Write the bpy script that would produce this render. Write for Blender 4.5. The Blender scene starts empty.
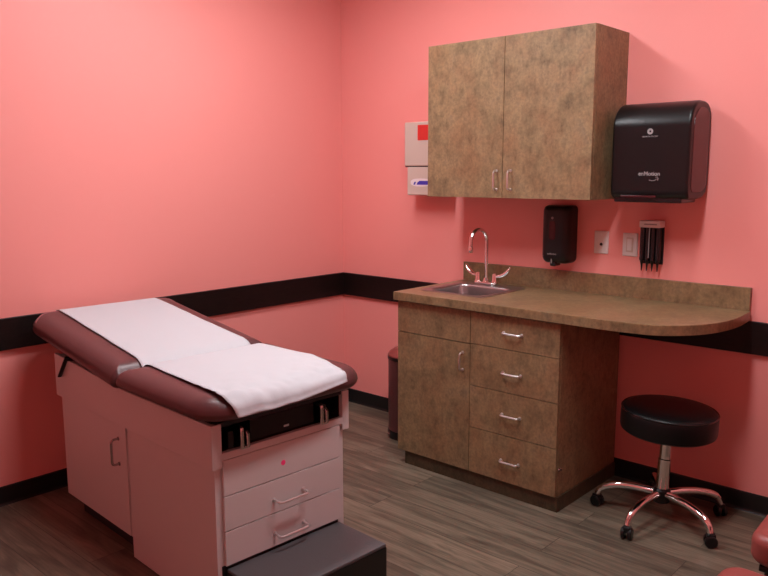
import bpy, bmesh, math, random
from mathutils import Vector, Matrix, Euler
random.seed(7)
PI = math.pi
C = bpy.context.scene.collection
R = math.radians

# ------------------------------------------------------------------ materials
def mat(name, col, rough=.5, metal=0., spec=.5, coat=0., emit=None, estr=0.):
    m = bpy.data.materials.new(name); m.use_nodes = True
    b = m.node_tree.nodes['Principled BSDF']
    b.inputs['Base Color'].default_value = (*col, 1)
    b.inputs['Roughness'].default_value = rough
    b.inputs['Metallic'].default_value = metal
    b.inputs['Specular IOR Level'].default_value = spec
    b.inputs['Coat Weight'].default_value = coat
    if emit:
        b.inputs['Emission Color'].default_value = (*emit, 1)
        b.inputs['Emission Strength'].default_value = estr
    return m

def nodes(m):
    return m.node_tree.nodes, m.node_tree.links, m.node_tree.nodes['Principled BSDF']

def noise(m, scale, detail=4, rough=.55, stretch=None, coord='Object'):
    N, L, B = nodes(m)
    tc = N.new('ShaderNodeTexCoord'); mp = N.new('ShaderNodeMapping'); n = N.new('ShaderNodeTexNoise')
    L.new(tc.outputs[coord], mp.inputs['Vector']); L.new(mp.outputs[0], n.inputs['Vector'])
    if stretch: mp.inputs['Scale'].default_value = stretch
    n.inputs['Scale'].default_value = scale; n.inputs['Detail'].default_value = detail
    n.inputs['Roughness'].default_value = rough
    return n

def ramp(m, src, stops):
    N, L, B = nodes(m)
    r = N.new('ShaderNodeValToRGB'); L.new(src, r.inputs[0])
    while len(r.color_ramp.elements) < len(stops): r.color_ramp.elements.new(.5)
    for e, (p, c) in zip(r.color_ramp.elements, stops):
        e.position = p; e.color = (*c, 1)
    return r.outputs[0]

def mix(m, f, a, b, mode='MIX'):
    N, L, B = nodes(m)
    x = N.new('ShaderNodeMix'); x.data_type = 'RGBA'; x.blend_type = mode
    if isinstance(f, (int, float)): x.inputs[0].default_value = f
    else: L.new(f, x.inputs[0])
    for s, v in ((6, a), (7, b)):
        if isinstance(v, tuple): x.inputs[s].default_value = (*v, 1)
        else: L.new(v, x.inputs[s])
    return x.outputs[2]

def bump(m, src, strength, dist=.002):
    N, L, B = nodes(m)
    b = N.new('ShaderNodeBump'); b.inputs['Strength'].default_value = strength; b.inputs['Distance'].default_value = dist
    L.new(src, b.inputs['Height']); L.new(b.outputs[0], B.inputs['Normal'])

M = {}
def plain(k, *a, bmp=None, **kw):
    M[k] = mat(k, *a, **kw)
    if bmp:
        n = noise(M[k], bmp[0], 3); bump(M[k], n.outputs[0], bmp[1])
    return M[k]

# walls: salmon pink eggshell paint with roller texture
plain('pink_paint', (.90, .322, .292), .42, spec=.35)
_n = noise(M['pink_paint'], 260, 3); bump(M['pink_paint'], _n.outputs[0], .10, .001)
plain('white_ceiling', (.8, .78, .75), .9)
_n = noise(M['white_ceiling'], 120, 4); bump(M['white_ceiling'], _n.outputs[0], .5, .003)
plain('dark_rail', (.0085, .0045, .0042), .42, spec=.3)
_n = noise(M['dark_rail'], 20, 3, stretch=(1, 1, 8)); M['dark_rail'].node_tree.links.new(
    ramp(M['dark_rail'], _n.outputs[0], [(.3, (.006, .003, .003)), (.7, (.013, .006, .0055))]),
    M['dark_rail'].node_tree.nodes['Principled BSDF'].inputs['Base Color'])
plain('black_cove', (.010, .010, .010), .38, spec=.4, bmp=(60, .1))

# floor: grey brown wood look planks running along x
def floor_mat():
    m = M['plank_floor'] = mat('plank_floor', (.2, .15, .12), .42, spec=.4)
    N, L, B = nodes(m)
    tc = N.new('ShaderNodeTexCoord')
    br = N.new('ShaderNodeTexBrick'); L.new(tc.outputs['Object'], br.inputs['Vector'])
    br.offset = .37; br.inputs['Scale'].default_value = 1
    br.inputs['Brick Width'].default_value = 1.22; br.inputs['Row Height'].default_value = .152
    br.inputs['Mortar Size'].default_value = .0012; br.inputs['Mortar Smooth'].default_value = .3
    br.inputs['Color1'].default_value = (0, 0, 0, 1); br.inputs['Color2'].default_value = (1, 1, 1, 1)
    br.inputs['Mortar'].default_value = (.5, .5, .5, 1)
    # each plank shifts its own grain
    mp = N.new('ShaderNodeMapping'); mp.inputs['Scale'].default_value = (1.1, 9, 1)
    L.new(tc.outputs['Object'], mp.inputs['Vector'])
    ad = N.new('ShaderNodeVectorMath'); ad.operation = 'MULTIPLY_ADD'
    ad.inputs[1].default_value = (7, 3, 5)
    L.new(br.outputs['Color'], ad.inputs[0]); L.new(mp.outputs[0], ad.inputs[2])
    n1 = N.new('ShaderNodeTexNoise'); n1.inputs['Scale'].default_value = 1.8; n1.inputs['Detail'].default_value = 6
    n1.inputs['Roughness'].default_value = .6; n1.inputs['Distortion'].default_value = .7
    L.new(ad.outputs[0], n1.inputs['Vector'])
    mp2 = N.new('ShaderNodeMapping'); mp2.inputs['Scale'].default_value = (3, 90, 1)
    L.new(tc.outputs['Object'], mp2.inputs['Vector'])
    n2 = N.new('ShaderNodeTexNoise'); n2.inputs['Scale'].default_value = 1.5; n2.inputs['Detail'].default_value = 4
    L.new(mp2.outputs[0], n2.inputs['Vector'])
    c1 = ramp(m, n1.outputs[0], [(.28, (.068, .051, .036)), (.46, (.132, .103, .073)), (.6, (.202, .158, .112)), (.76, (.110, .085, .060))])
    c2 = ramp(m, n2.outputs[0], [(.3, (.62, .62, .62)), (.7, (1.12, 1.12, 1.12))])
    c = mix(m, .75, c1, c2, 'MULTIPLY')
    t = ramp(m, br.outputs['Color'], [(0, (.86, .86, .86)), (1, (1.14, 1.12, 1.10))])
    c = mix(m, 1., c, t, 'MULTIPLY')
    c = mix(m, br.outputs['Fac'], c, (.03, .02, .016))
    L.new(c, B.inputs['Base Color'])
    bump(m, n2.outputs[0], .12, .002)
floor_mat()

# mottled brown stone look laminate
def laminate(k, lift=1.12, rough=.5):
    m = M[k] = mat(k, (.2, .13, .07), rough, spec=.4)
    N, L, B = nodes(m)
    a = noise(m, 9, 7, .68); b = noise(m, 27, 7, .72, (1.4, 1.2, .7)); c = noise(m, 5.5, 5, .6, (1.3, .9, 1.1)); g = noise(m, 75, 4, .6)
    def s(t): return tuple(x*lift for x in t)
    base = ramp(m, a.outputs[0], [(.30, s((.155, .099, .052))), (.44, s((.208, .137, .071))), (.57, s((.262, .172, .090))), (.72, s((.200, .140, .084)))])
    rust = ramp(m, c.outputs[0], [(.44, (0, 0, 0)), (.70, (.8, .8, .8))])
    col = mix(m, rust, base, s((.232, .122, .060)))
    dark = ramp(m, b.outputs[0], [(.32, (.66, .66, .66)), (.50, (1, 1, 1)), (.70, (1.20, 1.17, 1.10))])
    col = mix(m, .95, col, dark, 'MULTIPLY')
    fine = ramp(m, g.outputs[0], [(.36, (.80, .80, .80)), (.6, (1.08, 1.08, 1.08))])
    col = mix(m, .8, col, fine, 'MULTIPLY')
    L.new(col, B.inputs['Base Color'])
laminate('laminate')
laminate('counter_laminate', 1.04, .3)
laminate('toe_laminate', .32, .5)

plain('maroon_vinyl', (.092, .029, .030), .36, spec=.5, bmp=(500, .12))
plain('maroon_piping', (.30, .10, .10), .4)
plain('red_vinyl', (.30, .065, .055), .4, bmp=(400, .12))
plain('paper', (.54, .54, .565), .75, spec=.2)
_n = noise(M['paper'], 14, 5, .6); bump(M['paper'], _n.outputs[0], .35, .006)
plain('table_beige', (.62, .56, .545), .36, spec=.45)
_n = noise(M['table_beige'], 40, 3); bump(M['table_beige'], _n.outputs[0], .03)
plain('chrome', (.82, .80, .79), .09, metal=1.)
plain('satin_chrome', (.80, .79, .78), .36, metal=1.)
plain('door_steel', (.42, .40, .40), .22, metal=1.)
plain('stainless', (.47, .46, .46), .33, metal=1.)
_n = noise(M['stainless'], 30, 3, stretch=(1, 12, 1)); bump(M['stainless'], _n.outputs[0], .05, .001)
plain('black_plastic', (.007, .006, .0065), .30, spec=.38)
plain('black_gloss', (.010, .008, .009), .13, spec=.5)
plain('black_vinyl', (.005, .005, .0055), .36, spec=.32, bmp=(400, .15))
plain('black_matte', (.010, .010, .011), .6)
plain('smoke_panel', (.055, .010, .012), .16, spec=.5)
plain('grey_rubber', (.095, .088, .092), .5, bmp=(220, .3))
plain('print_grey', (.30, .28, .28), .5)
plain('ivory_plastic', (.60, .49, .42), .35)
plain('white_plastic', (.74, .68, .66), .35)
plain('slot_dark', (.02, .012, .012), .5)
plain('red_plastic', (.66, .03, .025), .35)
plain('blue_print', (.05, .035, .40), .5)
plain('label_white', (.80, .72, .74), .5)
plain('pink_sticker', (.95, .05, .22), .5)
plain('light_body', (.8, .8, .78), .5)
plain('gap_dark', (.02, .013, .010), .7)
plain('lens', (.9, .9, .9), .4, emit=(.95, .97, 1.), estr=20.0)

# ------------------------------------------------------------------ mesh helpers
def bmnew(): return bmesh.new()

def add_box(bm, lo, hi, bev=0., seg=2):
    r = bmesh.ops.create_cube(bm, size=1)
    vs = r['verts']
    c = [(a+b)/2 for a, b in zip(lo, hi)]; s = [abs(b-a) for a, b in zip(lo, hi)]
    for v in vs: v.co = Vector((v.co.x*s[0]+c[0], v.co.y*s[1]+c[1], v.co.z*s[2]+c[2]))
    if bev:
        es = list({e for v in vs for e in v.link_edges})
        bmesh.ops.bevel(bm, geom=es, offset=bev, segments=seg, affect='EDGES', profile=.5)
    return bm

def box(lo, hi, bev=0., seg=2): return add_box(bmnew(), lo, hi, bev, seg)

def add_tube(bm, pts, r, n=12, cap=True, flat=None):
    pts = [Vector(p) for p in pts]
    rs = r if isinstance(r, (list, tuple)) else [r]*len(pts)
    T = []
    for i in range(len(pts)):
        a = pts[max(0, i-1)]; b = pts[min(len(pts)-1, i+1)]; T.append((b-a).normalized())
    up = Vector((0, 0, 1)) if abs(T[0].z) < .9 else Vector((1, 0, 0))
    nrm = (up - T[0]*up.dot(T[0])).normalized(); rings = []
    for i, p in enumerate(pts):
        nrm = (nrm - T[i]*nrm.dot(T[i])).normalized(); bi = T[i].cross(nrm)
        f = 1 if flat is None else flat
        rings.append([bm.verts.new(p + (nrm*math.cos(2*PI*k/n)*f + bi*math.sin(2*PI*k/n))*rs[i]) for k in range(n)])
    for a, b in zip(rings, rings[1:]):
        for k in range(n): bm.faces.new((a[k], a[(k+1) % n], b[(k+1) % n], b[k]))
    if cap:
        bm.faces.new(rings[0][::-1]); bm.faces.new(rings[-1])
    return bm

def tube(pts, r, n=12, **k): return add_tube(bmnew(), pts, r, n, **k)

def add_lathe(bm, prof, n=40, center=(0, 0, 0), axis='z'):
    rings = []
    for (r, z) in prof:
        ring = []
        for k in range(n):
            t = 2*PI*k/n; x, y = r*math.cos(t), r*math.sin(t)
            if axis == 'z': p = (x, y, z)
            elif axis == 'y': p = (x, z, y)
            else: p = (z, x, y)
            ring.append(bm.verts.new(Vector(center)+Vector(p)))
        rings.append(ring)
    for a, b in zip(rings, rings[1:]):
        for k in range(n): bm.faces.new((a[k], a[(k+1) % n], b[(k+1) % n], b[k]))
    if prof[0][0] > .001 and prof[-1][0] > .001:      # an open ring: close its section instead of capping
        for k in range(n): bm.faces.new((rings[-1][k], rings[-1][(k+1) % n], rings[0][(k+1) % n], rings[0][k]))
    else:
        bm.faces.new(rings[0][::-1]); bm.faces.new(rings[-1])
    return bm

def lathe(prof, n=40, **k): return add_lathe(bmnew(), prof, n, **k)

def rrect(x0, x1, y0, y1, rad, seg=8):
    """rounded rectangle outline, counter clockwise; rad: one or four radii (x0y0, x1y0, x1y1, x0y1)"""
    if not isinstance(rad, (list, tuple)): rad = [rad]*4
    out = []
    for (cx, cy, sx, sy, a0), r in zip(((x0, y0, 1, 1, 180), (x1, y0, -1, 1, 270), (x1, y1, -1, -1, 0), (x0, y1, 1, -1, 90)), rad):
        r = max(r, .0005)
        for k in range(seg+1):
            t = R(a0 + 90*k/seg)
            out.append((cx+sx*r + r*math.cos(t), cy+sy*r + r*math.sin(t)))
    return out

def loft(rings, closed=True):
    bm = bmnew()
    vs = [[bm.verts.new(p) for p in r] for r in rings]
    n = len(vs[0])
    for a, b in zip(vs, vs[1:]):
        for k in range(n): bm.faces.new((a[k], a[(k+1) % n], b[(k+1) % n], b[k]))
    if closed: bm.faces.new(vs[0][::-1]); bm.faces.new(vs[-1])
    bmesh.ops.recalc_face_normals(bm, faces=bm.faces)
    return bm

def pad(x0, x1, y0, y1, z0, z1, rad, er, crown=.0, seg=10, es=7, inner=5, ert=None, eb=None):
    """upholstered pad: rounded plan outline, rounded (bullnose) edge of radius er, crowned top"""
    if not isinstance(rad, (list, tuple)): rad = [rad]*4
    rings = []; h = z1-z0; eb = eb or min(er, h*.5); et_ = h-eb if ert else min(er, h*.5); ert = ert or er
    def ring(d, z): return [(x, y, z) for x, y in rrect(x0+d, x1-d, y0+d, y1-d, [max(r-d, .002) for r in rad], seg)]
    for k in range(es+1):
        t = R(-90+90*k/es); rings.append(ring(er*(1-math.cos(t)), z0+eb+eb*math.sin(t)))
    for k in range(es+1):
        t = R(90*k/es); rings.append(ring(ert*(1-math.cos(t)), z1-et_+et_*math.sin(t)))
    w = min(x1-x0, y1-y0)/2-ert
    for k in range(1, inner+1):
        f = k/(inner+.6); rings.append(ring(ert+w*f, z1+crown*(1-(1-f)**2)))
    return loft(rings)

def prism(poly, axis, a, b, bev=0.):
    """extrude a closed polygon along an axis; poly points are the other two coordinates in order"""
    bm = bmnew()
    def P(p, t):
        return {'x': (t, p[0], p[1]), 'y': (p[0], t, p[1]), 'z': (p[0], p[1], t)}[axis]
    A = [bm.verts.new(P(p, a)) for p in poly]; B = [bm.verts.new(P(p, b)) for p in poly]
    n = len(poly)
    for k in range(n): bm.faces.new((A[k], A[(k+1) % n], B[(k+1) % n], B[k]))
    fa = bm.faces.new(A[::-1]); fb = bm.faces.new(B)
    bmesh.ops.recalc_face_normals(bm, faces=bm.faces)
    if bev:
        bmesh.ops.bevel(bm, geom=list(set(fa.edges) | set(fb.edges)), offset=bev, segments=3, affect='EDGES', profile=.5)
    return bm

def obj(name, bm, m, parent=None, smooth=True, label=None, ang=35):
    me = bpy.data.meshes.new(name); bmesh.ops.recalc_face_normals(bm, faces=bm.faces)
    if smooth:
        for f in bm.faces: f.smooth = True
        for e in bm.edges:
            e.smooth = not (len(e.link_faces) == 2 and e.calc_face_angle(0) > R(ang))
    bm.to_mesh(me); bm.free()
    me.materials.append(M[m] if isinstance(m, str) else m)
    o = bpy.data.objects.new(name, me); C.objects.link(o)
    if smooth and len(me.polygons) < 400:
        wn = o.modifiers.new('normals', 'WEIGHTED_NORMAL'); wn.keep_sharp = True; wn.weight = 100
    if parent: o.parent = parent
    if label: o['label'] = label
    return o

def wobj(name, bm, m, parent, **k):
    """as obj(), for a shape given in world coordinates under an unrotated thing"""
    p = parent; off = Vector()
    while p: off += p.location; p = p.parent
    bm.transform(Matrix.Translation(-off))
    return obj(name, bm, m, parent, **k)

def thing(name, label, cat, loc=(0, 0, 0), rz=0, group=None):
    o = bpy.data.objects.new(name, None); C.objects.link(o)
    o.empty_display_size = .05
    o.location = loc; o.rotation_euler = (0, 0, rz); o['label'] = label; o['category'] = cat
    if group: o['group'] = group
    return o

def struct(name, bm, m, parent=None, smooth=False):
    o = obj(name, bm, m, parent, smooth); 
    if not parent: o['kind'] = 'structure'
    return o

def text(name, s, size, m, parent, mtx, bold=0.):
    cu = bpy.data.curves.new(name, 'FONT'); cu.body = s; cu.size = size; cu.align_x = 'CENTER'; cu.align_y = 'CENTER'
    cu.extrude = .0003; cu.offset = bold
    t = bpy.data.objects.new(name, cu); C.objects.link(t)
    bpy.context.view_layer.update()
    me = bpy.data.meshes.new_from_object(t.evaluated_get(bpy.context.evaluated_depsgraph_get()))
    bpy.data.objects.remove(t)
    me.transform(mtx); me.materials.clear(); me.materials.append(M[m])
    o = bpy.data.objects.new(name, me); C.objects.link(o); o.parent = parent
    return o

FACE = Matrix.Rotation(R(90), 4, 'X')      # lettering upright, facing -y

# ------------------------------------------------------------------ the room
X1, Y0, H = 3.80, -3.80, 2.72
struct('floor', box((-.1, Y0-.1, -.06), (X1+.1, .1, 0)), 'plank_floor')
struct('ceiling', box((-.1, Y0-.1, H), (X1+.1, .1, H+.08)), 'white_ceiling')
struct('wall_left', box((-.12, Y0-.1, 0), (0, .12, H)), 'pink_paint')
struct('wall_back', box((0, 0, 0), (X1, .12, H)), 'pink_paint')
struct('wall_right', box((X1, Y0-.1, 0), (X1+.12, .12, H)), 'pink_paint')
struct('wall_front', box((0, Y0-.12, 0), (X1, Y0, H)), 'pink_paint')
ZR0, ZR1, TR = .697, .836, .018
struct('trim_1', box((.0005, Y0+.001, ZR0), (TR, -.0005, ZR1), .002), 'dark_rail')
struct('trim_2', box((TR, -TR, ZR0), (X1-TR, -.0005, ZR1), .002), 'dark_rail')
struct('trim_3', box((X1-TR, Y0+.001, ZR0), (X1-.0005, -.0005, ZR1), .002), 'dark_rail')
def cove(poly, axis, a, b): return prism(poly, axis, a, b)
prof = [(0, 0), (.012, 0), (.009, .004), (.006, .012), (.005, .080), (.003, .086), (0, .086)]
struct('baseboard_left', prism(prof, 'y', Y0+.001, -.0005), 'black_cove')
struct('baseboard_back', prism([(-a, b) for a, b in prof], 'x', .012, X1-.012), 'black_cove')
struct('baseboard_right', prism([(X1-a, b) for a, b in prof], 'y', Y0+.001, -.0005), 'black_cove')

# surface mounted ceiling strip lights
def panel_light(x, y, hx, hy, label):
    t = thing('ceiling_light', label, 'ceiling light', (x, y, H), group='strip lights on the ceiling')
    fr = bmnew(); w = .02
    add_box(fr, (-hx-w, -hy-w, -.024), (hx+w, -hy, -.0005)); add_box(fr, (-hx-w, hy, -.024), (hx+w, hy+w, -.0005))
    add_box(fr, (-hx-w, -hy, -.024), (-hx, hy, -.0005)); add_box(fr, (hx, -hy, -.024), (hx+w, hy, -.0005))
    obj('frame', fr, 'light_body', t, smooth=False)
    obj('diffuser', box((-hx, -hy, -.018), (hx, hy, -.010)), 'lens', t, smooth=False)
panel_light(1.0, -1.40, .10, .60, 'long narrow ceiling light above the exam table')
panel_light(2.32, -1.42, .10, .60, 'long narrow ceiling light over the open floor before the stool')

# ------------------------------------------------------------------ handles
def bow(p0, p1, out, r=.004, n=10, k=.35):
    """bow handle from p0 to p1 standing off along out, rounded corners"""
    p0, p1, out = Vector(p0), Vector(p1), Vector(out); d = (p1-p0).normalized(); L = out.length; c = min(L*.6, .012)
    o = out.normalized(); pts = [p0, p0+o*(L-c)]
    for i in range(1, 6):
        t = R(90*i/6); pts.append(p0+o*(L-c)+o*c*math.sin(t)+d*c*(1-math.cos(t)))
    pts.append(p0+o*L+d*c); pts.append(p1+o*L-d*c)
    for i in range(1, 6):
        t = R(90-90*i/6); pts.append(p1+o*(L-c)+o*c*math.sin(t)-d*c*(1-math.cos(t)))
    pts += [p1+o*(L-c), p1]
    bm = tube(pts, r, n)
    add_tube(bm, [p0-o*.0, p0+o*.003], r*1.7, 12); add_tube(bm, [p1, p1+o*.003], r*1.7, 12)
    return bm

# ------------------------------------------------------------------ exam table
TA = -.0485
et = thing('exam_table', 'beige medical exam table with maroon padded top, drawers and pull-out step', 'exam table', (1.459, -2.0395, 0), TA)
# local x = -a (a runs from the drawer end to the head end), local y = b across, z up
Wd = .565
b = box((-.60, .014, .004), (-.012, Wd, .55), .002)
add_box(b, (-1.175, .014, .085), (-.60, Wd, .55), .002)
obj('body', b, 'table_beige', et)
obj('toe_kick', box((-1.14, .06, 0), (-.595, Wd-.05, .086)), 'black_matte', et)
d = obj('door', box((-1.172, .0075, .090), (-.603, .0138, .519), .0015), 'table_beige', et)
obj('handle', bow((-.662, .0078, .362), (-.662, .0078, .462), (0, -.030, 0), .0048), 'door_steel', d)
# apron: the wider rim under the top, open at the front for the stirrups
AW = .585; Z0, Z1 = .522, .668
b = bmnew()
for y in (0, AW-.018):
    pz = prism([(-1.208, Z0), (0, Z0), (0, Z1), (-.60, Z1), (-1.204, .704)], 'y', y, y+.018, .002)
    mz = bpy.data.meshes.new('t'); pz.to_mesh(mz); pz.free(); b.from_mesh(mz); bpy.data.meshes.remove(mz)
add_box(b, (-1.208, .018, Z0), (-1.190, AW-.018, .695), 0)
add_box(b, (-.020, .016, Z0), (0, .038, Z1), .002); add_box(b, (-.020, AW-.032, Z0), (0, AW-.016, Z1), .002)
add_box(b, (-.020, .030, .5465), (.0, AW-.025, .570), .0015)

obj('apron', b, 'table_beige', et)
obj('top_board', box((-1.188, .019, Z1-.012), (-.006, AW-.019, Z1+.003)), 'black_matte', et)
bl = box((-.42, .0185, .551), (-.0205, AW-.0185, .5695))
for y in (.0185, AW-.0215): add_box(bl, (-.42, y, .5695), (-.0205, y+.003, Z1-.012))
obj('bay_liner', bl, 'black_matte', et)
obj('stirrup_bay', box((-.42, .0215, .57), (-.16, AW-.0215, Z1-.014)), 'black_matte', et)
sh = obj('bay_drawer', box((-.16, .160, .575), (-.020, .435, .648), .004), 'black_plastic', et, label='black drawer front between the two stirrups')
obj('badge', box((-.0205, .300, .5905), (-.0185, .322, .5975), .0006), 'satin_chrome', sh)
for s, y in ((1, .108), (-1, .446)):
    st = obj('stirrup', box((-.14, y-.028*s-.010, .572), (-.012, y-.028*s+.012, .632), .004), 'black_plastic', et, label='folded chrome stirrup stowed in its black holder')
    q = bmnew()
    add_tube(q, [(-.11, y, .634), (.002, y, .644), (.009, y, .639), (.010, y, .630), (.010, y, .572)], .0072, 12)
    add_tube(q, [(-.11, y+.023, .614), (.004, y+.023, .622), (.009, y+.023, .617), (.010, y+.023, .572)], .0064, 12)
    add_box(q, (.0, y-.004, .570), (.012, y+.026, .577), .001)
    obj('bar', q, 'chrome', st)
# drawers on the front end
def tdrawer(name, z0, z1, handle=None):
    f = obj(name, box((-.013, .040, z0), (.000, .539, z1), .0018), 'table_beige', et)
    if handle:
        obj('handle', bow((0, .237, handle), (0, .364, handle), (.036, 0, -.004), .0045), 'satin_chrome', f)
    return f
p = tdrawer('front_panel', .4245, .5445)
obj('sticker', lathe([(.0005, 0), (.0092, 0), (.0092, .0006), (.0005, .0006)], 24, center=(0.0002, .279, .474), axis='x'), 'pink_sticker', p, label='round pink dot sticker')
tdrawer('drawer', .3045, .4215, .354); tdrawer('drawer', .184, .3015, .231)
obj('step_recess', box((-.02, .03, .01), (-.011, Wd-.03, .1835)), 'black_matte', et)
# pull out step
sp = obj('step', box((-.011, .045, 0.0), (.243, .540, .160), .006), 'black_plastic', et, label='black pull-out step under the drawers')
obj('tread', box((-.010, .047, .158), (.241, .538, .1705), .004), 'grey_rubber', sp, label='dark grey rubber tread')
# cushions
ST = .672; TH = .089
ST2, TH2 = .684, .077
seat = pad(-.567, .060, -.045, .645, ST2, ST2+TH2, [.03, .125, .125, .03], .036, .003, es=9, ert=.072, eb=.027)
obj('seat_cushion', seat, 'maroon_vinyl', et)
TILT = R(7.3); HL = .832
head = pad(-HL, 0, -.045, .645, 0, TH, [.11, .03, .03, .11], .040, .003, es=9, ert=.066, eb=.032)
Mh = Matrix.Translation((-.570, 0, ST)) @ Matrix.Rotation(TILT, 4, 'Y')
head.transform(Mh)
hc = obj('backrest_cushion', head, 'maroon_vinyl', et)
# welt seam that runs round the head end of the cushion
def head_top(d): return TH-.0012 if d >= .066 else .032+(TH-.032)*math.sin(math.acos(1-max(d, 0)/.066))-.0012
pts = []
for k in range(61):
    y = -.035+.670*k/60; dy = min(y+.045, .645-y)
    x = -HL+.058+.050*max(0, 1-dy/.10)**2
    pts.append(Mh @ Vector((x, y, head_top(min(.058, dy)))))
obj('piping', tube(pts, .0035, 8), 'maroon_piping', hc)
# support board under raised head
hb = box((-HL+.06, .03, -.012), (-.01, AW-.03, .0), .002); hb.transform(Mh)
obj('backrest_board', hb, 'black_matte', et)
# black release lever hooked over the side of the apron
b = tube([(-1.055, -.008, .712), (-1.075, -.009, .690), (-1.105, -.009, .655), (-1.140, -.008, .617)], .0095, 12, flat=.55)
add_tube(b, [(-1.055, .02, .700), (-1.062, -.008, .704)], .008, 12)
obj('lever', b, 'black_plastic', et, label='black release lever')

# exam paper draped over the cushions
def paper():
    prof = []
    def hd(u, z):  # point on head cushion, u = distance from the seam
        v = Mh @ Vector((-u, 0, z)); return (v.x, v.z)
    e = .0022
    for t in range(-50, 91, 10):     # wrap round the head end
        a = R(t); prof.append(hd(HL-(.066 if t > 0 else .040)+((.066 if t > 0 else .040)+e+.001)*math.cos(a), .032+((TH-.032 if t > 0 else .032)+e+.002)*math.sin(a)))
    for k in range(1, 26): prof.append(hd(HL-.066-(HL-.066-.066)*k/25, TH+e+.0035))
    prof += [hd(.045, TH+.002), hd(.026, TH-.005), hd(.010, TH-.014), (-.568, ST+TH-.0165), (-.556, ST+TH-.0125), (-.540, ST+TH-.004), (-.520, ST+TH+.003)]
    for k in range(0, 25): prof.append((-.495+(.495-.012)*k/24, ST+TH+e+.0035))
    for t in range(80, -1, -8):
        a = R(t); prof.append((-.012+(.075+e)*math.cos(a), ST2+.027+(TH2-.027+e+.0025)*math.sin(a)))
    for k in range(1, 4): prof.append((.0660+.0012*k, ST2+.027-.004*k))
    # arc length
    S = [0]
    for p, q in zip(prof, prof[1:]): S.append(S[-1]+math.hypot(q[0]-p[0], q[1]-p[1]))
    Lt = S[-1]
    bm = bmnew(); NB = 44; rows = []
    import mathutils.noise as mn
    for (x, z), s in zip(prof, S):
        f = s/Lt; row = []
        fe = max(0, (f-.72)/.28)
        hg = max(0, (f-.94)/.06)
        b0 = .082-.010*min(1, f/.55)-.046*max(0, f-.55)/.39 + .034*hg; b1 = .535+.034*min(1, f*1.3) - .042*min(1, max(0, f-.84)/.08) - .014*hg + .003*math.sin(f*11)
        for k in range(NB+1):
            t = k/NB; y = b0+(b1-b0)*t
            w = .0013*abs(mn.noise(Vector((x*9, y*9, 1)))) + .017*fe*abs(mn.noise(Vector((x*9, y*8, 4)))) + .013*fe*abs(mn.noise(Vector((x*24, y*17, 7)))) + .006*fe*abs(mn.noise(Vector((x*55, y*45, 2))))
            dz, dx = w*(1-.7*hg), w*.35*hg
            if f > .955:   # hanging edge: right corner kicks up and out
                h = (f-.955)/.045; dz += h*(.024*t**2 - .004*math.sin(t*PI)+.002); dx += h*(.003+.006*abs(mn.noise(Vector((y*8, 2, 3)))))
            row.append(bm.verts.new((x+dx, y + .0025*mn.noise(Vector((x*7, t*2, 9)))*(1 if k in (0, NB) else 0), z+dz)))
        rows.append(row)
    for a, b in zip(rows, rows[1:]):
        for k in range(NB): bm.faces.new((a[k], a[k+1], b[k+1], b[k]))
    bm.transform(et_mtx)
    o = obj('exam_paper', bm, 'paper', ang=80)
    so = o.modifiers.new('thick', 'SOLIDIFY'); so.thickness = .0008; so.offset = 1
    o['label'] = 'white paper sheet draped lengthwise over the maroon exam table cushions'; o['category'] = 'exam paper'
et_mtx = Matrix.Translation(et.location) @ Matrix.Rotation(TA, 4, 'Z')
paper()

# ------------------------------------------------------------------ base cabinet
bx0, bx1, fy, ztop = .965, 1.862, -.578, .838
bc = thing('base_cabinet', 'brown mottled laminate base cabinet with sink door and four drawers', 'cabinet', ((bx0+bx1)/2, -.29, 0))
b = bmnew()
add_box(b, (bx0, -.562, .069), (bx0+.019, -.0125, ztop-.001), .001)
add_box(b, (bx0+.019, -.552, .069), (bx1-.019, -.535, .60), 0)
add_box(b, (bx0+.019, -.552, .72), (bx1-.019, -.535, ztop-.001), 0)
add_box(b, (bx0+.019, -.535, .069), (bx1-.019, -.0125, .088), 0)
add_box(b, (bx0+.019, -.030, .088), (bx1-.019, -.0125, .83), 0)
wobj('carcass', b, 'laminate', bc, smooth=False)
sp_ = wobj('side_panel', box((bx1-.018, -.562, .069), (bx1, -.0125, ztop-.001), .001), 'laminate', bc)
q = lathe([(.0005, 0), (.009, 0), (.009, .004), (.005, .008), (.0005, .008)], 16, center=(bx1-.0005, -.556, .191), axis='x')
add_lathe(q, [(.0005, 0), (.006, 0), (.006, .003), (.0005, .005)], 16, center=(bx1-.0005, -.534, .186), axis='x')
wobj('catch', q, 'chrome', sp_, label='small chrome catch studs')
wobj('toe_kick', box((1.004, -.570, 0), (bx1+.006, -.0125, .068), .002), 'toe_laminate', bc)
def front(name, x0, x1, z0, z1, y1=-.563, y0=fy-.003, m='laminate', par=bc):
    return wobj(name, box((x0, y0, z0), (x1, y1, z1), .0012), m, par)
sx = 1.405
front('false_front', bx0+.001, sx-.0015, .682, .832)
dr = front('door', bx0+.001, sx-.0015, .071, .678)
def hw(p, q, out, par, r=.0042): wobj('handle', bow(p, q, out, r), 'satin_chrome', par)
hw((1.364, fy-.003, .552), (1.364, fy-.003, .634), (0, -.026, 0), dr)
for z0, z1, hz in ((.6845, .832, .757), (.4885, .6815, .576), (.2885, .4855, .384), (.071, .2855, .169)):
    d = front('drawer', sx+.0015, bx1-.001, z0, z1)
    hw((1.585, fy-.003, hz), (1.677, fy-.003, hz), (0, -.021, 0), d, .0048)

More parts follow.
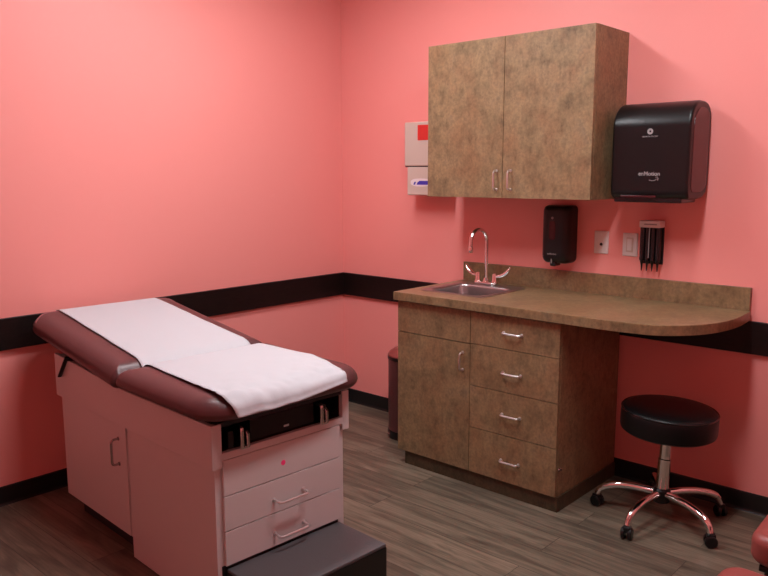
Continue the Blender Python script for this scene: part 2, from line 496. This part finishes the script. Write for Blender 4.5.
# ------------------------------------------------------------------ countertop with rounded end and sink cut-out
ct = thing('countertop', 'brown mottled laminate countertop with rounded right end and backsplash', 'countertop', (1.69, -.3, .84))
edge = [(2.05, -.604), (2.148, -.598), (2.236, -.582), (2.287, -.556), (2.335, -.514), (2.38, -.455), (2.415, -.375), (2.436, -.28), (2.443, -.18), (2.440, -.10), (2.434, -.0125)]
def catmull(p, n=5):
    out = []
    for i in range(len(p)-1):
        a, b_, c, d_ = [Vector(p[max(0, min(len(p)-1, i+k))]) for k in (-1, 0, 1, 2)]
        for k in range(n):
            t = k/n
            out.append(.5*((2*b_)+(c-a)*t+(2*a-5*b_+4*c-d_)*t*t+(3*b_-a-3*c+d_)*t**3))
    out.append(Vector(p[-1])); return out
outline = [(.955, -.0125), (.955, -.604)] + [tuple(v) for v in catmull([(1.95, -.604)]+edge)[0:]]
hole = rrect(1.044, 1.376, -.463, -.162, .05, 6)
bm = bmnew(); es = []
for lp in (outline, hole):
    vs = [bm.verts.new((x, y, .880)) for x, y in lp]
    es += [bm.edges.new((vs[i], vs[(i+1) % len(vs)])) for i in range(len(vs))]
bmesh.ops.triangle_fill(bm, edges=es, use_beauty=True)
r = bmesh.ops.extrude_face_region(bm, geom=list(bm.faces))
bmesh.ops.translate(bm, vec=(0, 0, -.040), verts=[v for v in r['geom'] if isinstance(v, bmesh.types.BMVert)])
bmesh.ops.recalc_face_normals(bm, faces=bm.faces)
te = [e for e in bm.edges if len(e.link_faces) == 2 and e.calc_face_angle(0) > 1.2 and min(v.co.z for v in e.verts) > .87 and not any(1.02 < v.co.x < 1.40 and -.48 < v.co.y < -.14 for v in e.verts)]
bmesh.ops.bevel(bm, geom=te, offset=.004, segments=2, affect='EDGES', profile=.5)
wobj('worktop', bm, 'counter_laminate', ct, smooth=True)
wobj('backsplash', box((.951, -.0195, .880), (2.430, -.0005, .977), .0015), 'counter_laminate', ct)

# ------------------------------------------------------------------ sink
sk = thing('sink', 'small stainless steel drop-in sink set in the brown countertop', 'sink', (1.2, -.3, .88))
SX0, SX1, SY0, SY1 = 1.018, 1.402, -.487, -.092
bX0, bX1, bY0, bY1 = 1.052, 1.368, -.455, -.170
rings = []
def rg(x0, x1, y0, y1, r, z): rings.append([(x, y, z) for x, y in rrect(x0, x1, y0, y1, r, 8)])
rg(SX0, SX1, SY0, SY1, .03, .8802); rg(SX0, SX1, SY0, SY1, .03, .8822); rg(SX0+.006, SX1-.006, SY0+.006, SY1-.006, .028, .8855)
rg(SX0+.014, SX1-.014, SY0+.014, SY1-.014, .026, .8835)
rg(bX0-.006, bX1+.006, bY0-.006, bY1+.006, .056, .8832); rg(bX0, bX1, bY0, bY1, .05, .8805); rg(bX0+.004, bX1-.004, bY0+.004, bY1-.004, .05, .872)
rg(bX0+.012, bX1-.012, bY0+.012, bY1-.012, .05, .755); rg(bX0+.022, bX1-.022, bY0+.022, bY1-.022, .045, .742); rg(bX0+.05, bX1-.05, bY0+.05, bY1-.05, .04, .738)
rg(1.16, 1.24, -.35, -.27, .038, .735)
bm = loft(rings, False); bm.faces.new([v for v in bm.verts][-len(rings[0]):])
wobj('basin', bm, 'stainless', sk, ang=50)
wobj('drain', lathe([(.0005, .0), (.036, .0), (.038, .003), (.030, .0035), (.026, .0015), (.0005, .0015)], 28, center=(1.2, -.31, .7355)), 'chrome', sk)

# ------------------------------------------------------------------ faucet
fc = thing('faucet', 'chrome gooseneck faucet with two wing lever handles behind the sink', 'faucet', (1.174, -.125, .883))
base = pad(-.068, .068, -.026, .026, .001, .017, .024, .006)
obj('deck_plate', base, 'chrome', fc)
col = lathe([(.0005, .014), (.019, .014), (.019, .020), (.015, .028), (.0125, .036), (.0005, .036)], 24)
pts = [(0, 0, .03), (0, 0, .12), (0, 0, .226)]
RR = .062
for k in range(1, 15):
    t = R(k*180/14); pts.append((-.010*(1-math.cos(t))/2*1.2, -RR*(1-math.cos(t)), .226+RR*math.sin(t)))
pts.append((pts[-1][0], pts[-1][1], .203))
add_tube(col, pts, .0098, 16)
sp1 = obj('spout', col, 'chrome', fc)
e = pts[-1]
obj('aerator', lathe([(.0005, -.026), (.0118, -.028), (.0132, -.020), (.0132, -.004), (.0108, .002), (.0005, .002)], 20, center=(e[0], e[1], e[2])), 'chrome', sp1)
for s in (-1, 1):
    v = lathe([(.0005, .014), (.0165, .014), (.0165, .020), (.0135, .026), (.0125, .052), (.010, .060), (.0005, .063)], 24, center=(.051*s, 0, 0))
    hv = obj('valve', v, 'chrome', fc)
    L = [(.051*s, .0, .050), (.066*s, .001, .048), (.084*s, .003, .050), (.102*s, .006, .058), (.119*s, .009, .071), (.132*s, .012, .088), (.136*s, .013, .097)]
    obj('lever_handle', tube(L, [.0095, .0105, .0125, .0140, .0140, .0110, .005], 14, flat=.75), 'chrome', hv)

# ------------------------------------------------------------------ wall cabinet
ux0, ux1, uz0, uz1, uy = .936, 1.838, 1.337, 2.077, -.318
uc = thing('wall_cabinet', 'brown mottled laminate wall cabinet with two doors above the sink', 'cabinet', ((ux0+ux1)/2, -.0005, uz0))
wobj('carcass', box((ux0, uy+.020, uz0+.0), (ux1, -.0005, uz1), .001), 'laminate', uc)
um = 1.3865
for x0, x1, hx in ((ux0+.0005, um-.0015, 1.3545), (um+.0015, ux1-.0005, 1.4325)):
    d = wobj('door', box((x0, uy, uz0+.0005), (x1, uy+.0185, uz1-.0005), .0012), 'laminate', uc)
    hw((hx, uy, 1.378), (hx, uy, 1.465), (0, -.028, 0), d, .004)

# ------------------------------------------------------------------ sharps container in its wall cabinet
sc = thing('sharps_container', 'beige wall sharps disposal box with red window, left of the wall cabinet', 'sharps container', (.757, -.0005, 1.334))
u = box((.602, -.112, 1.4925), (.893, -.0005, 1.732), .008, 3)
wobj('housing', u, 'ivory_plastic', sc)
wobj('lower_door', box((.622, -.110, 1.334), (.884, -.0005, 1.489), .006, 3), 'ivory_plastic', sc)
wobj('window', box((.698, -.1135, 1.632), (.815, -.1112, 1.714), .001), 'red_plastic', sc, label='red window')
wobj('lock_rim', box((.607, -.107, 1.488), (.888, -.004, 1.4935)), 'slot_dark', sc)
lb = bmnew(); n = 28
pl = []
for k in range(n):
    t = 2*PI*k/n; pl.append((.720+.072*math.copysign(abs(math.cos(t))**.75, math.cos(t)), 1.404+.022*math.copysign(abs(math.sin(t))**.8, math.sin(t))))
lo = wobj('logo', prism(pl, 'y', -.1109, -.1102), 'label_white', sc, label='white logo with blue marks')
def para(x0, x1, z0, z1, sl, y0=-.1116, y1=-.1108):
    return prism([(x0, z0), (x1, z0), (x1+sl, z1), (x0+sl, z1)], 'y', y0, y1)
bq = para(.668, .680, 1.392, 1.408, .008)
wobj('mark', bq, 'blue_print', lo)
wobj('mark', prism([(.692, 1.392), (.778, 1.392), (.782, 1.398), (.780, 1.409), (.772, 1.413), (.712, 1.413), (.698, 1.405)], 'y', -.1116, -.1108), 'blue_print', lo)

# ------------------------------------------------------------------ paper towel dispenser
tx0, tx1, tz0 = 1.885, 2.222, 1.345
td = thing('towel_dispenser', 'large black paper towel dispenser on the wall beside the wall cabinet', 'dispenser', ((tx0+tx1)/2, -.0005, tz0))
tp = []
def arc(cy, cz, r, a0, a1, n=8, sq=1.):
    return [(cy+r*math.cos(R(a0+(a1-a0)*k/n)), cz+r*sq*math.sin(R(a0+(a1-a0)*k/n))) for k in range(n+1)]
def tprof(g=0.):
    return [(-.0005, 1.405+g), (-.0005, 1.685-g), (-.004, 1.705-g), (-.018, 1.728-g), (-.045, 1.744-g), (-.075, 1.7495-g)] + arc(-.118, 1.640, .110-g, 90, 178, 14) + \
        [(-.228+g, 1.60), (-.228+g, 1.45)] + arc(-.196, 1.385, .032-g, 180, 255, 7, 1.3) + [(-.12, 1.343+g), (-.05, 1.350+g), (-.015, 1.368+g)]
bdy = prism(tprof(), 'x', tx0, tx1, .012)
wobj('cover', bdy, 'black_plastic', td, ang=30)
wobj('side_window', prism([(y*.76-.026, 1.55+(z-1.55)*.86) for y, z in tprof()], 'x', tx1-.002, tx1+.0025, .002), 'smoke_panel', td, label='dark translucent red side panel')
b = box((tx0+.012, -.212, tz0-.016), (tx1-.030, -.05, tz0+.012), .006)
tr = wobj('paper_slot', b, 'black_gloss', td)
wobj('tear_bar', box((tx0+.05, -.2315, tz0+.005), (tx1-.13, -.2255, tz0+.015), .002), 'smoke_panel', tr)
TC = Vector(((tx0+tx1)/2, -.0005, tz0))
yF = -.2288
q = bmnew()
for rr, n_ in ((.0125, 28),):
    add_lathe(q, [(.0045, -.0006), (rr, -.0006), (rr, 0), (.0045, 0)], n_, center=(2.054, yF, 1.625), axis='y')
lg = wobj('round_logo', q, 'print_grey', td)
def face_text(name, s, size, x, y, z, par, org, bold=0., m='print_grey'):
    return text(name, s, size, m, par, Matrix.Translation(Vector((x, y, z))-org) @ FACE, bold)
face_text('maker_lettering', 'GEORGIA-PACIFIC', .0085, 2.054, yF, 1.604, td, TC)
face_text('lettering', 'enMotion', .024, 2.058, yF, 1.450, td, TC, .0004)
q = tube([(2.058, yF, 1.424), (2.072, yF, 1.421), (2.084, yF, 1.422), (2.092, yF, 1.429)], .0012, 6)
add_tube(q, [(2.086, yF, 1.436), (2.094, yF, 1.437), (2.097, yF, 1.431), (2.096, yF, 1.422)], .0014, 6)
wobj('hand_symbol', q, 'print_grey', td)

# ------------------------------------------------------------------ soap dispenser
sd = thing('soap_dispenser', 'black automatic soap dispenser on the wall under the wall cabinet', 'dispenser', (1.548, -.0005, 1.015))
so = Vector(sd.location)
def sring(d, y, dz=0): return [(x, y, z) for x, z in rrect(1.474+d, 1.619-d, 1.018+d+dz, 1.300-d*.8, [.030, .030, .022, .022], 8)]
bm = loft([sring(0.004, -.0005), sring(0, -.006), sring(0, -.060), sring(.003, -.082), sring(.010, -.097), sring(.022, -.104), sring(.036, -.106)])
wobj('cover', bm, 'black_plastic', sd, ang=40)
wobj('level_window', prism(rrect(1.522, 1.556, 1.135, 1.225, .012, 6), 'y', -.1072, -.1055), 'smoke_panel', sd, label='dark red level window')
wobj('nozzle', box((1.525, -.098, 1.006), (1.557, -.045, 1.030), .006, 3), 'black_gloss', sd)
wobj('sensor', box((1.534, -.1045, 1.020), (1.540, -.099, 1.045), .002), 'print_grey', sd)
wobj('round_logo', lathe([(.002, -.0006), (.006, -.0006), (.006, 0), (.002, 0)], 20, center=(1.538, -.1066, 1.240), axis='y'), 'print_grey', sd)
face_text('lettering', 'enMotion', .0125, 1.540, -.1066, 1.066, sd, so, .0002)
q = bmnew()
for z in (1.075, 1.055): add_lathe(q, [(.0005, -.001), (.0022, -.001), (.0022, 0), (.0005, 0)], 12, center=(1.490, -.0995, z), axis='y')
wobj('indicator', q, 'print_grey', sd)

# ------------------------------------------------------------------ wall plates
pj = thing('wall_jack', 'white wall plate with one dark round jack beside the soap dispenser', 'wall plate', (1.745, -.0005, 1.128))
def plate(x, z, w=.072, h=.108):
    return loft([[(a, y, c) for a, c in rrect(x-w/2+d, x+w/2-d, z-h/2+d, z+h/2-d, .004, 4)] for d, y in ((0, -.0005), (0, -.003), (.002, -.0055), (.006, -.0065))])
wobj('plate', plate(1.745, 1.128), 'white_plastic', pj)
wobj('jack', lathe([(.0005, -.010), (.0062, -.010), (.0075, -.006), (.0075, 0), (.0005, 0)], 20, center=(1.746, 0, 1.119), axis='y'), 'slot_dark', pj, label='dark round jack')
for z in (1.141, 1.164, 1.092):
    wobj('screw', lathe([(.0004, -.0078), (.0026, -.0078), (.0026, -.005), (.0004, -.005)], 12, center=(1.746, 0, z), axis='y'), 'satin_chrome', pj)
pg = thing('wall_switch', 'white wall plate with tall rectangular insert next to the dark tube rack', 'wall plate', (1.888, -.0005, 1.125))
wobj('plate', plate(1.888, 1.125), 'white_plastic', pg)
oi = wobj('insert', box((1.8715, -.0100, 1.0915), (1.9045, -.005, 1.1585), .0015), 'ivory_plastic', pg)
wobj('rocker', loft([[(a, y, c) for a, c in rrect(1.8775, 1.8985, 1.0985, 1.1515, .002, 3)] for y in (-.0099, -.0118)]), 'white_plastic', oi)

# ------------------------------------------------------------------ specula dispenser: four dark tubes under a pale cap
pd = thing('specula_dispenser', 'wall rack of four dark tubes with pointed tips under pale cap', 'dispenser', (2.0, -.0005, 1.02))
wobj('back_plate', box((1.951, -.012, 1.045), (2.046, -.0005, 1.235), .002), 'black_matte', pd)
wobj('cap', box((1.952, -.060, 1.212), (2.047, -.0005, 1.242), .003), 'white_plastic', pd, label='pale plastic cap with small print')
wobj('print_strip', box((1.975, -.0606, 1.224), (2.033, -.0598, 1.2290)), 'print_grey', pd, label='thin line of small grey print')
for k in range(4):
    x = 1.9632+.0242*k
    t_ = wobj('tube', lathe([(.0005, 1.062), (.0108, 1.062), (.0115, 1.068), (.0115, 1.212), (.0005, 1.212)], 20, center=(x, -.040, 0)), 'black_gloss', pd)
    wobj('tip', lathe([(.0005, 1.015), (.0022, 1.015), (.0042, 1.040), (.0085, 1.060), (.0085, 1.063), (.0005, 1.063)], 16, center=(x, -.040, 0)), 'black_plastic', t_)
wobj('center_strip', box((1.9965, -.056, 1.075), (2.0000, -.050, 1.212), .0008), 'print_grey', pd)

# ------------------------------------------------------------------ step trash can
tc = thing('trash_can', 'maroon round step trash can beside the base cabinet', 'trash can', (.752, -.232, 0))
RC = .121
wobj_ = obj('bin', lathe([(.0005, .046), (RC, .046), (RC, .474), (.0005, .474)], 44), 'maroon_vinyl', tc)
obj('base_ring', lathe([(.0005, 0), (RC+.002, 0), (RC+.004, .006), (RC+.004, .040), (RC+.001, .047), (.0005, .047)], 44), 'black_plastic', tc)
obj('rim', lathe([(RC-.004, .470), (RC+.004, .470), (RC+.005, .476), (RC+.004, .488), (RC-.004, .488)], 44), 'black_plastic', tc)
obj('lid', lathe([(RC+.002, .488), (RC+.003, .494), (RC-.006, .510), (RC-.03, .526), (RC-.07, .536), (.0005, .539)], 44), 'red_vinyl', tc, label='domed red lid')
ang = R(243)
pq = tube([((RC-.01)*math.cos(ang), (RC-.01)*math.sin(ang), .026), ((RC+.014)*math.cos(ang), (RC+.014)*math.sin(ang), .024)], .009, 12, flat=.6)
obj('pedal', pq, 'chrome', tc)

for ch in tc.children:
    ch.data.transform(Matrix.Diagonal((1, 1, .945, 1)))

# ------------------------------------------------------------------ rolling stool
st = thing('rolling_stool', 'round black rolling stool with chrome five-leg base beneath the counter', 'stool', (2.222, -.325, 0))
tm = Matrix.Translation((0, 0, .1)) @ Matrix.Rotation(R(2.2), 4, 'Y') @ Matrix.Translation((0, 0, -.1))
s_ = lathe([(.0005, .388), (.150, .388), (.180, .391), (.189, .398), (.192, .410), (.192, .468), (.189, .480), (.181, .489), (.165, .4935), (.10, .4955), (.0005, .496)], 56)
s_.transform(tm); seat = obj('seat', s_, 'black_vinyl', st)
w_ = lathe([(.1885, .4805), (.1915, .4815), (.1925, .484), (.1905, .487), (.1865, .486)], 56); w_.transform(tm); obj('piping', w_, 'black_gloss', seat)
c_ = lathe([(.0005, .09), (.0265, .11), (.0265, .270), (.0235, .272), (.0235, .345), (.0005, .345)], 28); c_.transform(tm); obj('column', c_, 'chrome', st)
c_ = lathe([(.0005, .340), (.026, .340), (.030, .352), (.085, .378), (.10, .3885), (.0005, .3885)], 32); c_.transform(tm); obj('seat_mount', c_, 'black_plastic', st)
hubm = lathe([(.0005, .075), (.026, .075), (.034, .081), (.036, .095), (.036, .132), (.028, .142), (.0005, .142)], 32)
obj('hub', hubm, 'black_plastic', st)
for k in range(5):
    a = R(192+72*k); ca, sa = math.cos(a), math.sin(a)
    def pp(r, z): return (r*ca, r*sa, z)
    pr_ = [(.028, .118), (.09, .121), (.15, .119), (.20, .110), (.237, .096), (.257, .078), (.267, .056)]
    leg = tube([pp(r, z) for r, z in catmull(pr_, 4)], [.0150]*10+[.0150]*8+[.0130]*7, 14)
    lg_ = obj('leg', leg, 'chrome', st)
    yaw = a+R(70+37*k); cc = math.cos(yaw); ss = math.sin(yaw)
    tube_c = bmnew()
    cx, cy = .268*ca, .268*sa
    for s in (-1, 1):
        ww = lathe([(.0005, -.0085), (.020, -.0085), (.0245, -.005), (.0245, .005), (.020, .0085), (.0005, .0085)], 24, axis='x')
        ww.transform(Matrix.Translation((cx, cy, .0248)) @ Matrix.Rotation(yaw, 4, 'Z') @ Matrix.Translation((s*.0135, 0, 0)))
        me_ = bpy.data.meshes.new('t'); ww.to_mesh(me_); ww.free(); tube_c.from_mesh(me_); bpy.data.meshes.remove(me_)
    hd_ = bmnew(); add_box(hd_, (-.016, -.018, .030), (.016, .016, .056), .006, 3)
    hd_.transform(Matrix.Translation((cx, cy, 0)) @ Matrix.Rotation(yaw, 4, 'Z'))
    me_ = bpy.data.meshes.new('t'); hd_.to_mesh(me_); hd_.free(); tube_c.from_mesh(me_); bpy.data.meshes.remove(me_)
    obj('caster', tube_c, 'black_plastic', lg_, label='black twin-wheel caster')

# ------------------------------------------------------------------ guest chairs at the right edge
def guest_chair(x, y, rz, label):
    t = thing('guest_chair', label, 'chair', (x, y, 0), rz, None)
    # local: seat front edge faces -x, origin at the seat front middle
    obj('seat', pad(0, .50, -.25, .25, .362, .452, [.055, .05, .05, .055], .028, .006), 'red_vinyl', t)
    bk = pad(-.25, .25, -.16, .16, 0, .06, .05, .028, .004)
    bk.transform(Matrix.Translation((.50, 0, .68)) @ Matrix.Rotation(R(-80), 4, 'Y') @ Matrix.Rotation(R(90), 4, 'Z'))
    obj('backrest', bk, 'red_vinyl', t)
    fr = bmnew()
    for s in (-1, 1): add_tube(fr, [(.03, .215*s, .350), (.44, .215*s, .350), (.47, .215*s, .36), (.50, .215*s, .42), (.555, .215*s, .80)], .0125, 12)
    for xx in (.06, .43): add_tube(fr, [(xx, -.215, .350), (xx, .215, .350)], .0115, 12)
    obj('frame', fr, 'black_plastic', t)
    for s in (-1, 1):
        for (xa, xb) in ((.055, .045), (.44, .50)):
            l = obj('leg', tube([(xa, .215*s, .350), (xb, .215*s, .016)], .0125, 12), 'black_plastic', t)
            obj('foot', lathe([(.0005, 0), (.0165, 0), (.0165, .018), (.0135, .024), (.0005, .024)], 16, center=(xb, .215*s, 0)), 'black_plastic', l)
    return t
guest_chair(2.800, -.955, R(2), 'red vinyl guest chair at right edge, the one nearer the stool')
guest_chair(2.805, -1.635, R(-2), 'red vinyl guest chair at bottom right corner, farther from the stool')

# ------------------------------------------------------------------ camera, world, view
cam = bpy.data.cameras.new('camera'); co = bpy.data.objects.new('camera', cam); C.objects.link(co)
cam.sensor_width = 36; cam.lens = 759.53/768*36; cam.clip_start = .05
yaw, pitch, roll = .7353, -.1494, -.0017
F = Vector((-math.sin(yaw)*math.cos(pitch), math.cos(yaw)*math.cos(pitch), math.sin(pitch)))
Rt = Vector((math.cos(yaw), math.sin(yaw), 0)); U = Rt.cross(F)
Rt, U = math.cos(roll)*Rt+math.sin(roll)*U, -math.sin(roll)*Rt+math.cos(roll)*U
mw = Matrix((( Rt.x, U.x, -F.x, 3.3967), (Rt.y, U.y, -F.y, -3.3716), (Rt.z, U.z, -F.z, 1.4524), (0, 0, 0, 1)))
co.matrix_world = mw
bpy.context.scene.camera = co
w = bpy.data.worlds.new('world'); bpy.context.scene.world = w; w.use_nodes = True
w.node_tree.nodes['Background'].inputs[0].default_value = (0, 0, 0, 1)
vs = bpy.context.scene.view_settings
vs.view_transform = 'Standard'; vs.look = 'None'; vs.exposure = 1.10; vs.gamma = 1; vs.use_curve_mapping = False
